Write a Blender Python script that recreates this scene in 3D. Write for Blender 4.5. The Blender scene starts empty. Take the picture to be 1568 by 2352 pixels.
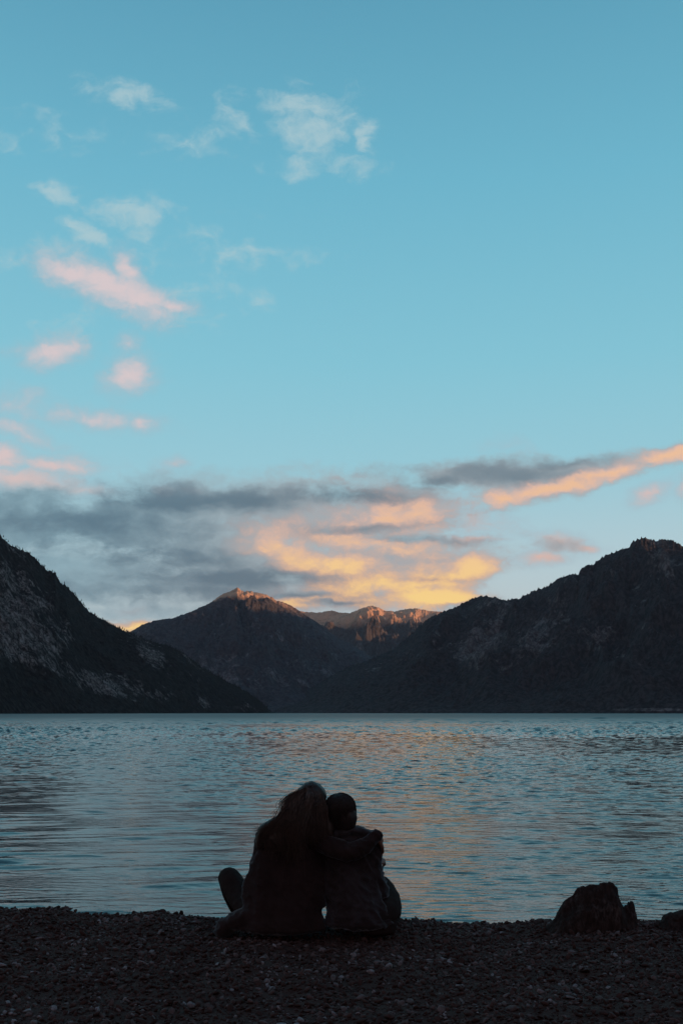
import bpy, bmesh, math, random
import numpy as np
from mathutils import Vector, Matrix, noise as mnoise

R = math.radians
random.seed(7)
rng = np.random.default_rng(11)
sc = bpy.context.scene
COL = sc.collection

# ------------------------------------------------------------------ camera
FPX = 2287.0          # focal length in units of a 1568 x 2352 picture
HOR = 1637.0          # horizon row in those units
CAMH = 1.30           # camera height over the beach
cam_d = bpy.data.cameras.new('camera'); cam = bpy.data.objects.new('camera', cam_d); COL.objects.link(cam)
cam.location = (0, 0, CAMH); cam.rotation_euler = (R(90), 0, 0)
cam_d.sensor_fit = 'VERTICAL'; cam_d.sensor_height = 36.0; cam_d.lens = 36.0*FPX/2352
cam_d.shift_y = (HOR-1176)/2352.0
cam_d.clip_start = 0.1; cam_d.clip_end = 200000
sc.camera = cam
sc.render.resolution_x = 682; sc.render.resolution_y = 1024
sc.view_settings.view_transform = 'Standard'; sc.view_settings.look = 'None'
sc.view_settings.exposure = 0.0; sc.view_settings.gamma = 1.0; sc.view_settings.use_curve_mapping = False

def P(X, V, Y):
    """point of the place seen in direction (X, V) at distance Y"""
    return Vector(((X-784)/FPX*Y, Y, CAMH-(V-HOR)/FPX*Y))

# ------------------------------------------------------------------ node helper
class NT:
    def __init__(s, nt): s.nt = nt; nt.nodes.clear()
    def n(s, typ, **kw):
        nd = s.nt.nodes.new(typ)
        for k, v in kw.items():
            setattr(nd, k, v)
        return nd
    def l(s, a, b): s.nt.links.new(a, b)
    def put(s, sock, v):
        if isinstance(v, bpy.types.NodeSocket): s.l(v, sock)
        elif v is not None: sock.default_value = v
    def m(s, op, a, b=None, c=None, clamp=False):
        nd = s.n('ShaderNodeMath', operation=op); nd.use_clamp = clamp
        s.put(nd.inputs[0], a)
        if b is not None: s.put(nd.inputs[1], b)
        if c is not None: s.put(nd.inputs[2], c)
        return nd.outputs[0]
    def vm(s, op, a, b=None, sc_=None):
        nd = s.n('ShaderNodeVectorMath', operation=op)
        s.put(nd.inputs[0], a)
        if b is not None: s.put(nd.inputs[1], b)
        if sc_ is not None: s.put(nd.inputs['Scale'], sc_)
        return nd.outputs['Value'] if op in ('LENGTH', 'DOT_PRODUCT', 'DISTANCE') else nd.outputs[0]
    def noise(s, vec, scale, detail=4, rough=.5, dist=0, color=False, lac=2.0):
        nd = s.n('ShaderNodeTexNoise')
        s.put(nd.inputs['Vector'], vec); nd.inputs['Scale'].default_value = scale
        nd.inputs['Detail'].default_value = detail; nd.inputs['Roughness'].default_value = rough
        nd.inputs['Distortion'].default_value = dist; nd.inputs['Lacunarity'].default_value = lac
        return nd.outputs['Color'] if color else nd.outputs['Fac']
    def mapping(s, vec, loc=(0,0,0), rot=(0,0,0), scale=(1,1,1), typ='POINT'):
        nd = s.n('ShaderNodeMapping', vector_type=typ); s.put(nd.inputs['Vector'], vec)
        nd.inputs['Location'].default_value = loc
        nd.inputs['Rotation'].default_value = rot; nd.inputs['Scale'].default_value = scale
        return nd.outputs[0]
    def ss(s, v, lo, hi, a=0.0, b=1.0, smooth=True):
        nd = s.n('ShaderNodeMapRange'); nd.interpolation_type = 'SMOOTHSTEP' if smooth else 'LINEAR'
        s.put(nd.inputs['Value'], v)
        for k, x in (('From Min', lo), ('From Max', hi), ('To Min', a), ('To Max', b)): s.put(nd.inputs[k], x)
        return nd.outputs[0]
    def mix(s, f, a, b, blend='MIX'):
        nd = s.n('ShaderNodeMix', data_type='RGBA', blend_type=blend); nd.clamp_factor = True
        s.put(nd.inputs[0], f)
        for i, x in ((6, a), (7, b)):
            s.put(nd.inputs[i], x if isinstance(x, bpy.types.NodeSocket) else (*x[:3], 1))
        return nd.outputs[2]
    def ramp(s, f, stops, interp='LINEAR'):
        nd = s.n('ShaderNodeValToRGB'); s.put(nd.inputs[0], f)
        cr = nd.color_ramp; cr.interpolation = interp
        while len(cr.elements) < len(stops): cr.elements.new(0.5)
        for e, (p, c) in zip(cr.elements, stops):
            e.position = p; e.color = (*c, 1)
        return nd.outputs[0]

def lin(r, g, b):
    f = lambda c: ((c/255+.055)/1.055)**2.4 if c/255 > .04045 else c/255/12.92
    return (f(r), f(g), f(b))

# ------------------------------------------------------------------ sun
SUN_EL, SUN_AZ = R(4.4), R(101)     # azimuth clockwise from the viewing direction (+Y)
sdir = Vector((math.sin(SUN_AZ)*math.cos(SUN_EL), math.cos(SUN_AZ)*math.cos(SUN_EL), math.sin(SUN_EL)))
sun_d = bpy.data.lights.new('sun', 'SUN'); sun = bpy.data.objects.new('sun', sun_d); COL.objects.link(sun)
sun_d.energy = 5.0; sun_d.angle = R(0.5); sun_d.color = (1.0, 0.47, 0.21)
sun.rotation_euler = sdir.to_track_quat('Z', 'Y').to_euler()
sun.location = (0, 0, 50)

# ------------------------------------------------------------------ sky with evening clouds
world = bpy.data.worlds.new('World'); sc.world = world; world.use_nodes = True
w = NT(world.node_tree)
tc = w.n('ShaderNodeTexCoord').outputs['Generated']
sep = w.n('ShaderNodeSeparateXYZ'); w.l(tc, sep.inputs[0])
dx, dy, dz = sep.outputs
# gradient of the clear evening sky, by height over the horizon
dzc = w.m('MAXIMUM', dz, 0.0)
horiz = w.ramp(dzc, [(0.0, lin(220, 218, 206)), (0.095, lin(208, 222, 226)), (0.15, lin(192, 221, 230)), (0.235, lin(158, 214, 229)),
                     (0.33, lin(136, 206, 225)), (0.47, lin(111, 188, 213)), (0.585, lin(92, 165, 193)), (1.0, lin(52, 108, 144))])
sky = w.n('ShaderNodeTexSky'); sky.sky_type = 'NISHITA'; sky.sun_disc = False
sky.sun_elevation = SUN_EL; sky.sun_rotation = SUN_AZ; sky.altitude = 700; sky.air_density = 1.1; sky.dust_density = 0.6; sky.ozone_density = 2.0
nish = w.vm('SCALE', sky.outputs[0], sc_=0.12)
base = w.mix(0.08, horiz, nish)
# direction plane coordinates for the cloud deck ahead
front = w.ss(dy, -0.05, 0.30)
dyc = w.m('MAXIMUM', dy, 0.05)
U = w.m('DIVIDE', dx, dyc); Vv = w.m('DIVIDE', dz, dyc)
cmb = w.n('ShaderNodeCombineXYZ'); w.l(U, cmb.inputs[0]); w.l(Vv, cmb.inputs[1])
uv = cmb.outputs[0]
wn1 = w.noise(w.mapping(uv, scale=(1, 1.6, 1)), 7.0, 4, .55, color=True)
wn2 = w.noise(w.mapping(uv, loc=(3, 7, 0), scale=(1, 1.5, 1)), 34.0, 4, .6, color=True)
warp1 = w.vm('MULTIPLY', w.vm('SUBTRACT', wn1, (.5, .5, .5)), (.085, .05, 0))
warp2 = w.vm('MULTIPLY', w.vm('SUBTRACT', wn2, (.5, .5, .5)), (.028, .020, 0))
uvw = w.vm('ADD', uv, w.vm('ADD', warp1, warp2))
uvs = w.vm('ADD', uv, w.vm('ADD', w.vm('SCALE', warp1, sc_=0.35), w.vm('SCALE', warp2, sc_=0.7)))
chain_tail = None
SHEARS = (-.5, -.27, -.17, -.09, 0, .09, .18, .36)
def sheared(vec):
    """the same plane slanted by a few fixed slopes, for clouds that lie at an angle"""
    sp = w.n('ShaderNodeSeparateXYZ'); w.l(vec, sp.inputs[0]); out = {}
    for k in SHEARS:
        if k == 0: out[k] = vec; continue
        cb = w.n('ShaderNodeCombineXYZ'); w.l(sp.outputs[0], cb.inputs[0])
        w.l(w.m('MULTIPLY_ADD', sp.outputs[0], k, sp.outputs[1]), cb.inputs[1]); out[k] = cb.outputs[0]
    return out
def blobs(lst, vecs, k=0.15):
    global chain_tail
    acc = None; cur = None; run = 0; vec = None
    for bb in sorted(lst, key=lambda q: min(SHEARS, key=lambda z_: abs(z_-math.tan(R(q[4] if len(q) > 4 else 0))))):
        cx, cy, rx, ry = bb[:4]; rot = bb[4] if len(bb) > 4 else 0; st = bb[5] if len(bb) > 5 else 1.0
        sh_ = min(SHEARS, key=lambda z_: abs(z_-math.tan(R(rot))))
        if sh_ != cur or run % 10 == 0:      # evaluate in short runs, so that the shader stack stays small
            vec = vecs[sh_]; cur = sh_
            if chain_tail is not None: vec = w.vm('ADD', vec, w.vm('SCALE', chain_tail, sc_=1e-9))
        run += 1
        cu, cv = (cx-784)/FPX, (HOR-cy)/FPX; cv += sh_*cu
        ax, ay = FPX/rx, FPX/ry
        nd = w.n('ShaderNodeVectorMath', operation='MULTIPLY_ADD'); w.l(vec, nd.inputs[0])
        nd.inputs[1].default_value = (ax, ay, 0); nd.inputs[2].default_value = (-cu*ax, -cv*ay, 0)
        v = w.m('MULTIPLY_ADD', w.vm('LENGTH', nd.outputs[0]), -st, st)
        acc = v if acc is None else w.m('SMOOTH_MAX', acc, v, k)
        chain_tail = acc
    return acc
VW = sheared(uvw); VS = sheared(uvs)
wisps = [(275,228,115,38,8,.85),(560,270,66,60,0,.75),(722,238,125,50,6,1),(730,300,120,75,0,1.05),(690,375,85,38,0,.95),(852,330,34,46,27,1.1),
         (808,385,85,32,5,.8),(688,196,34,24,0,.55),(165,300,100,32,0,.35),(430,335,85,40,0,.3),(20,325,50,30,0,.4),
         (135,443,66,32,8,1),(205,478,90,30,27,.35),(325,500,130,58,8,.9),(440,525,90,30,10,.55),(190,543,78,33,18,1.15),(320,590,40,70,-20,.35),
         (555,588,84,28,-4,.9),(685,600,75,26,0,.45),(575,690,70,30,4,.65),(510,605,100,60,0,.3),(40,608,130,26,4,.45),(160,590,110,42,10,.5),
         (150,745,100,36,-6,.4),(410,720,95,32,14,.65),(400,662,66,26,12,.5)]
pinks = [(165,625,125,52,10,1.2),(250,655,170,72,16,1.3),(310,682,130,66,20,1.2),(285,612,52,62,10,1),(390,698,95,28,14,.95),
         (120,806,120,52,-4,1.15),(302,858,84,64,0,1.15),(295,785,38,32,0,.7),(225,962,190,30,3,.85),(322,970,52,26,0,.9),
         (40,985,130,36,16,.85),(15,925,130,40,0,.55),(10,1040,90,44,4,1.2),(120,1060,170,38,4,1),(60,1100,210,48,12,1.15),(190,1128,130,26,4,.9),
         (1165,1018,62,20,0,.3),(405,1066,34,22,0,.4),(1487,1130,62,27,-14,1),(1562,1118,32,34,0,.7),(385,1128,48,18,0,1.3),(442,1128,66,14,0,1.2),
         (1080,1190,140,60,6,.65),(1080,1237,120,15,0,1.0),(1290,1243,96,32,4,.85),(1345,1254,60,17,4,.9),(1240,1280,90,26,-6,1.1),
         (310,1404,90,18,0,1.0),(1060,1160,110,40,10,.5)]
bank = [(60,1200,300,105,0,1.2),(300,1200,320,100,0,1.35),(460,1165,300,88,2,1.3),(200,1320,380,115,0,1.2),(520,1260,380,125,0,1.25),(480,1345,430,75,0,1.1),
        (700,1175,300,100,3,1.2),(880,1180,220,115,0,1.2),(850,1300,380,95,0,1.2),(1075,1300,90,50,-6,1.1),(780,1370,380,55,0,1.1),(960,1125,150,30,0,.85),
        (1040,1088,130,44,0,1.4),(1170,1090,270,52,2,1.25),(1310,1078,220,36,-5,1.2),(1260,1115,210,42,-12,1.05),(1410,1075,220,36,-10,1.15),(1530,1045,150,34,-9,1.15),(1165,1136,100,34,0,.95),
        (390,1405,400,32,0,.75),(300,1440,90,20,0,.9),(1085,1388,80,20,-8,.5),(60,1150,220,50,0,1.1),(1050,1245,90,16,0,.6),(1280,1250,60,14,0,.45)]
glow = [(900,1190,230,70,4,1.0),(950,1182,100,44,0,1.15),(640,1255,140,62,14,1.3),(770,1295,230,52,6,1.3),(900,1335,330,62,-3,1.3),(1085,1302,84,46,0,1.5),(980,1375,230,48,0,1.5),
        (1030,1325,180,40,-4,1.1),(720,1378,210,26,-3,1.2),(300,1442,120,22,0,1.3),(1275,1118,230,22,-10,1.35),(1420,1080,230,24,-10,1.3),(1540,1046,160,34,-9,1.5),(1165,1142,100,28,-5,1.3),
        (850,1250,300,44,4,.9),(800,1205,180,44,0,.7)]
shade = [(440,1150,300,36,2,1.3),(200,1200,330,60,4,.8),(760,1142,210,24,2,1.0),(540,1330,330,32,2,1.1),(690,1372,160,15,-2,.9),(340,1270,300,38,6,.8),
         (1130,1080,220,30,0,1.2),(1290,1064,170,16,-5,1.0),(1010,1098,90,28,0,1.2),(960,1238,150,10,0,.6),(980,1330,140,10,-2,.5),(860,1212,180,14,-3,.5),(760,1384,110,10,0,.9),(1075,1390,100,14,-6,1.0),(430,1360,360,24,0,.5)]
hn = w.m('SUBTRACT', w.noise(w.mapping(uvs, scale=(1, 1.9, 1)), 14.0, 7, .60), .5)           # soft horizontal structure
fn = w.m('SUBTRACT', w.noise(w.mapping(uvs, loc=(5, 2, 0), scale=(1, 1.4, 1)), 36.0, 6, .66, .3), .5)
# high thin white clouds
m_w = blobs(wisps, VW)
a_w = w.m('MULTIPLY', w.ss(w.m('ADD', m_w, w.m('ADD', w.m('MULTIPLY', fn, 2.6), w.m('MULTIPLY', hn, 1.2))), -.08, 1.3), 0.72)
c = w.mix(a_w, base, lin(184, 208, 213))
# pink clouds
m_p = blobs(pinks, VS, .12)
m_pn = w.m('ADD', m_p, w.m('ADD', w.m('MULTIPLY', fn, 1.3), w.m('MULTIPLY', hn, .9)))
a_p = w.m('MULTIPLY', w.ss(m_pn, -.24, 1.05), 0.90)
pc_hi = w.mix(w.ss(Vv, 0.30, 0.15), lin(226, 206, 207), lin(234, 190, 174))
m_pn = w.m('ADD', m_pn, .06)
pink_c = w.mix(w.ss(m_pn, 0.15, 1.25), lin(168, 190, 203), pc_hi)
c = w.mix(a_p, c, pink_c)
# large grey-blue bank
m_b = blobs(bank, VS, .2)
b0 = w.m('ADD', m_b, w.m('ADD', w.m('MULTIPLY', hn, 1.7), w.m('MULTIPLY', fn, .7)))
a_b = w.m('MULTIPLY', w.ss(b0, -0.16, 0.78), 0.96)
m_s = blobs(shade, VS, .2)
sh = w.ss(w.m('ADD', m_s, w.m('ADD', w.m('MULTIPLY', hn, 3.0), w.m('MULTIPLY', fn, .8))), -0.75, 1.10)
sh = w.m('MULTIPLY', sh, w.ss(Vv, .26, .20, .62, 1.0))
bank_c = w.mix(sh, lin(166, 176, 182), lin(88, 113, 129))
lf = w.ss(U, .0, -.3)
bank_c = w.mix(w.m('MULTIPLY', lf, .8), bank_c, w.mix(sh, lin(138, 182, 197), lin(78, 117, 137)))
c = w.mix(a_b, c, bank_c)
# sunlit undersides
m_g = blobs(glow, VS, .2)
g0 = w.m('ADD', m_g, w.m('ADD', w.m('MULTIPLY', hn, 2.4), w.m('MULTIPLY', fn, 1.0)))
g1 = w.m('SUBTRACT', g0, w.m('MULTIPLY', w.m('MAXIMUM', m_s, 0.0), 0.8))
a_g = w.m('MULTIPLY', w.m('MULTIPLY', w.ss(w.m('ADD', g1, w.m('MULTIPLY', fn, .8)), -.30, 1.15), w.ss(a_b, .03, .6)), .93)
hot = w.ss(Vv, 0.20, 0.10)
gl_c = w.mix(hot, lin(236, 194, 174), lin(246, 193, 146))
gl_c = w.mix(w.ss(g1, .6, 1.35), gl_c, w.mix(hot, lin(250, 200, 158), tuple(1.22*q for q in lin(255, 214, 126))))
gl_c = w.mix(w.ss(g1, .85, .05), gl_c, lin(188, 170, 168))
c = w.mix(a_g, c, gl_c)
# the rest of the sky, behind the camera: dusk cloud, made up warm to offset the cyan skylight
bk = w.noise(w.mapping(tc, scale=(1, 1, 3)), 3.0, 5, .55)
anti = w.ramp(dzc, [(0.0, lin(176, 140, 132)), (0.12, lin(178, 138, 132)), (0.3, lin(150, 136, 142)), (0.6, lin(118, 132, 148)), (1.0, lin(52, 104, 140))])
back = w.mix(w.ss(bk, .40, .68), anti, lin(132, 112, 114))
c = w.mix(front, back, c)
below = w.ss(dz, -0.02, 0.0)
c = w.mix(below, (0.03, 0.035, 0.04), c)
bg = w.n('ShaderNodeBackground'); w.l(c, bg.inputs[0]); bg.inputs[1].default_value = 1.0
wo = w.n('ShaderNodeOutputWorld'); w.l(bg.outputs[0], wo.inputs[0])

# ------------------------------------------------------------------ numpy noise
_perm = np.random.default_rng(5).permutation(4096).astype(np.int64)
_grad = np.random.default_rng(6).normal(size=(4096, 3)); _grad /= np.linalg.norm(_grad, axis=1)[:, None]
def pnoise(x, y, z=0.0):
    x = np.asarray(x, float); y = np.asarray(y, float); z = np.zeros_like(x)+z
    xi = np.floor(x).astype(np.int64); yi = np.floor(y).astype(np.int64); zi = np.floor(z).astype(np.int64)
    xf, yf, zf = x-xi, y-yi, z-zi
    f = lambda t: t*t*t*(t*(t*6-15)+10)
    u, v, ww = f(xf), f(yf), f(zf)
    out = 0
    for a in (0, 1):
        for b in (0, 1):
            for c_ in (0, 1):
                h = _perm[(_perm[(_perm[(xi+a) & 4095]+yi+b) & 4095]+zi+c_) & 4095]
                g = _grad[h]
                d = g[..., 0]*(xf-a)+g[..., 1]*(yf-b)+g[..., 2]*(zf-c_)
                out = out + d*(u if a else 1-u)*(v if b else 1-v)*(ww if c_ else 1-ww)
    return out*1.5
def fbm(x, y, z=0.0, octv=5, gain=.5, lac=2.03):
    s, a = 0, 1.0
    for i in range(octv):
        s = s+a*pnoise(x+i*17.3, y-i*9.1, z+i*3.7); a *= gain; x = x*lac; y = y*lac; z = z*lac
    return s
def ridged(x, y, z=0.0, octv=5, gain=.5, lac=2.07):
    s, a, tot = 0, 1.0, 0
    wgt = 1.0
    for i in range(octv):
        n_ = 1-np.abs(pnoise(x+i*31.1, y+i*11.7, z))*1.6
        n_ = np.clip(n_, 0, 1)**2
        s = s+a*n_*wgt; tot += a; wgt = np.clip(n_*1.6, 0, 1); a *= gain; x = x*lac; y = y*lac
    return s/tot

# ------------------------------------------------------------------ mesh helpers
def mesh_from(name, verts, faces, mat=None, smooth=True, parent=None):
    me = bpy.data.meshes.new(name)
    verts = np.asarray(verts, np.float32)
    faces = np.asarray(faces, np.int32)
    k = faces.shape[1]
    me.vertices.add(len(verts)); me.vertices.foreach_set('co', verts.ravel())
    me.loops.add(faces.size); me.loops.foreach_set('vertex_index', faces.ravel())
    me.polygons.add(len(faces)); me.polygons.foreach_set('loop_start', np.arange(0, faces.size, k, dtype=np.int32))
    me.polygons.foreach_set('loop_total', np.full(len(faces), k, np.int32))
    me.update(calc_edges=True); me.validate()
    if smooth: me.polygons.foreach_set('use_smooth', np.ones(len(me.polygons), bool))
    o = bpy.data.objects.new(name, me); COL.objects.link(o)
    if mat: me.materials.append(mat)
    if parent: o.parent = parent
    return o
def grid_faces(nr, nc):
    i = np.arange(nr*nc).reshape(nr, nc)
    return np.stack([i[:-1, :-1], i[:-1, 1:], i[1:, 1:], i[1:, :-1]], -1).reshape(-1, 4)
def tag(o, label=None, cat=None, group=None, kind=None):
    if label: o['label'] = label
    if cat: o['category'] = cat
    if group: o['group'] = group
    if kind: o['kind'] = kind
    return o
def newmat(name):
    m = bpy.data.materials.new(name); m.use_nodes = True
    t = NT(m.node_tree)
    b = t.n('ShaderNodeBsdfPrincipled'); o = t.n('ShaderNodeOutputMaterial'); t.l(b.outputs[0], o.inputs[0])
    return m, t, b
def bump(t, b, h, strength, dist):
    bn = t.n('ShaderNodeBump'); t.put(bn.inputs['Height'], h); bn.inputs['Strength'].default_value = strength
    bn.inputs['Distance'].default_value = dist; t.l(bn.outputs[0], b.inputs['Normal']); return bn

# ------------------------------------------------------------------ ground / beach
CREST = 6.42
edge = np.array([(-900,2090),(-300,2096),(0,2094),(40,2093),(76,2089),(118,2091),(139,2100),(202,2105),(252,2109),(300,2104),(323,2100),(370,2103),(399,2110),(487,2115),
                 (600,2118),(923,2120),(969,2118),(1040,2124),(1100,2126),(1176,2130),(1238,2124),(1320,2121),(1459,2121),(1509,2125),(1568,2122),(1900,2120),(2500,2112)], float)
def ground_z(x, y):
    x = np.asarray(x, float); y = np.asarray(y, float)
    X = x/CREST*FPX+784
    zc = CAMH-(np.interp(X, edge[:, 0], edge[:, 1])+8-HOR)/FPX*CREST
    t = np.clip((y-4.3)/(CREST-4.3), 0, 1); t = t*t*(3-2*t)
    z = -0.02*(1-t)+zc*t
    z = z+0.03*fbm(x*.9, y*.9, 2.0, 3)+0.022*fbm(x*3.0, y*3.0, 5.0, 4)*np.clip((6.5-y)/.8, .35, 1)
    d = np.clip(y-CREST, 0, None)
    fall = np.where(d < .5, d*d*.32, .08+(d-.5)*.32)
    z = z-np.minimum(fall, 2.5+0.02*np.clip(d, 0, 800))
    far = np.clip((-y-6)/200, 0, 1)
    return z+far*(6+8*fbm(x*.004, y*.004, 9.0, 3))*np.clip((-y)/400, 0, 3)
def spaced(lo, hi, n, core, dens):
    # non uniform samples: fine inside +-core about 0, coarser outwards
    s = np.linspace(-1, 1, n); k = dens
    v = np.sinh(s*k)/np.sinh(k)
    return np.where(v < 0, v*-lo, v*hi)
gx = spaced(-9000, 9000, 520, 3, 10.5)
gy = np.concatenate([-np.geomspace(6000, 3, 60), np.linspace(-2.8, 2.8, 20), np.linspace(3, 9, 320), np.geomspace(9.1, 14000, 90)])
GX, GY = np.meshgrid(gx, gy)
GZ = ground_z(GX, GY)
mg, t, b = newmat('wet_shingle_bed')
pos = t.n('ShaderNodeNewGeometry').outputs['Position']
n1 = t.noise(pos, 60, 6, .7); n2 = t.noise(pos, 2.2, 3)
t.l(t.mix(n1, (.036, .019, .017), (.085, .052, .046)), b.inputs['Base Color'])
b.inputs['Roughness'].default_value = .85; b.inputs['Specular IOR Level'].default_value = .08
bump(t, b, n1, .8, .02)
g = mesh_from('ground', np.stack([GX, GY, GZ], -1).reshape(-1, 3), grid_faces(len(gy), len(gx)), mg)
tag(g, kind='structure')

# pebbles: the shingle one could never count
def ico(sub):
    bm = bmesh.new(); bmesh.ops.create_icosphere(bm, subdivisions=sub, radius=1.0)
    v = np.array([q.co[:] for q in bm.verts]); f = np.array([[q.index for q in p.verts] for p in bm.faces]); bm.free()
    return v, f
mp, t, b = newmat('pebble_stone')
at = t.n('ShaderNodeAttribute'); at.attribute_name = 'tone'
pos = t.n('ShaderNodeNewGeometry').outputs['Position']
ns = t.noise(pos, 90, 4, .6)
tone = at.outputs['Fac']
colr = t.ramp(tone, [(0, (.034, .018, .016)), (.40, (.060, .034, .031)), (.64, (.095, .064, .062)), (.84, (.15, .125, .13)), (1, (.25, .235, .255))])
t.l(t.mix(t.ss(ns, .35, .7, 0, .5), colr, (.028, .017, .015)), b.inputs['Base Color'])
b.inputs['Roughness'].default_value = .75; b.inputs['Specular IOR Level'].default_value = .10
bump(t, b, ns, .35, .004)
def pebbles():
    vv, ff, tt, base_ = [], [], [], 0
    protos = []
    for k in range(10):
        v, f = ico(2 if k < 4 else 1)
        if k >= 4: v, f = ico(2)
        o = rng.uniform(0, 50, 3)
        d = fbm(v[:, 0]*1.1+o[0], v[:, 1]*1.1+o[1], v[:, 2]*1.1+o[2], 2)
        v = v*(1+.38*d)[:, None]
        # facets: cut by random planes for a broken look
        for q in range(9):
            nrm = rng.normal(size=3); nrm /= np.linalg.norm(nrm); lim = rng.uniform(.5, .85)
            s = v@nrm; ex = np.clip(s-lim, 0, None); v = v-ex[:, None]*nrm[None]*.9
        protos.append((v, f))
    def scatter(n, x0, x1, y0, y1, smin, smax, lift):
        nonlocal base_
        x = rng.uniform(x0, x1, n); y = rng.uniform(y0, y1, n)
        z = ground_z(x, y)
        s = smin*(smax/smin)**(rng.uniform(0, 1, n)**2.2)
        which = rng.integers(0, len(protos), n)
        ax = rng.uniform(.7, 1.7, n); fl = rng.uniform(.22, .75, n)
        yaw = rng.uniform(0, 2*np.pi, n); tilt = rng.normal(0, .5, n); tilt2 = rng.normal(0, .5, n)
        tone = np.clip(rng.beta(1.3, 2.6, n)*1.02+.22*fbm(x*1.6, y*2.6, 3., 3)+.08, 0, 1)
        for k, (v, f) in enumerate(protos):
            i = np.where(which == k)[0]
            if len(i) == 0: continue
            q = v[None]*np.stack([ax[i]*s[i], s[i], fl[i]*s[i]], -1)[:, None]
            ct, st = np.cos(tilt[i])[:, None], np.sin(tilt[i])[:, None]
            yy = q[..., 1]*ct-q[..., 2]*st; zz = q[..., 1]*st+q[..., 2]*ct; xx = q[..., 0]
            c2, s2 = np.cos(tilt2[i])[:, None], np.sin(tilt2[i])[:, None]
            xx, zz = xx*c2-zz*s2, xx*s2+zz*c2
            cy_, sy_ = np.cos(yaw[i])[:, None], np.sin(yaw[i])[:, None]
            X_ = xx*cy_-yy*sy_+x[i][:, None]; Y_ = xx*sy_+yy*cy_+y[i][:, None]
            Z_ = zz+(z[i]+s[i]*lift*rng.uniform(.2, 1.0, len(i)))[:, None]
            vv.append(np.stack([X_, Y_, Z_], -1).reshape(-1, 3))
            ff.append((f[None]+(np.arange(len(i))*len(v))[:, None, None]+base_).reshape(-1, 3))
            tt.append(np.repeat(tone[i], len(v)))
            base_ += len(v)*len(i)
    scatter(34000, -2.6, 2.6, 3.9, 6.75, .005, .020, .55)
    scatter(500, -2.6, 2.6, 3.9, 6.6, .016, .030, .45)
    scatter(2500, -7, -2.6, 3.3, 7.2, .014, .035, .5)
    scatter(2500, 2.6, 7, 3.3, 7.2, .014, .035, .5)
    scatter(1500, -2.6, 2.6, 6.7, 7.6, .012, .03, .5)
    V = np.concatenate(vv); F = np.concatenate(ff)
    o = mesh_from('pebbles', V, F, mp)
    a = o.data.attributes.new('tone', 'FLOAT', 'POINT'); a.data.foreach_set('value', np.concatenate(tt).astype(np.float32))
    return tag(o, 'dark wet shingle covering the beach in the foreground', 'pebbles', kind='stuff')
pebbles()

# ------------------------------------------------------------------ lake
WZ = -0.35
mw, t, b = newmat('lake_water')
pos = t.n('ShaderNodeNewGeometry').outputs['Position']
b.inputs['Base Color'].default_value = (.010, .009, .011, 1)
b.inputs['IOR'].default_value = 1.6
sp = t.n('ShaderNodeSeparateXYZ'); t.l(pos, sp.inputs[0])
t.l(t.ss(t.m('LOGARITHM', sp.outputs[1], 10.0), 1.8, 2.7, .04, .50), b.inputs['Roughness'])     # glassy by the shore, wind-ruffled further out
hh = t.noise(t.mapping(pos, rot=(0, 0, R(8)), scale=(.6, 1.2, 1)), 14.0, 3, .55, .2)
bump(t, b, hh, .5, .009)
wy = np.concatenate([np.arange(6.9, 7.8, .05), np.arange(7.8, 13, .018), np.arange(13, 20, .026), np.geomspace(20, 62, 760), np.geomspace(62.15, 200, 430), np.geomspace(200.8, 3600, 700), np.geomspace(3700, 13000, 12)])
nu = 940
wu = np.linspace(-1, 1, nu)
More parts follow.
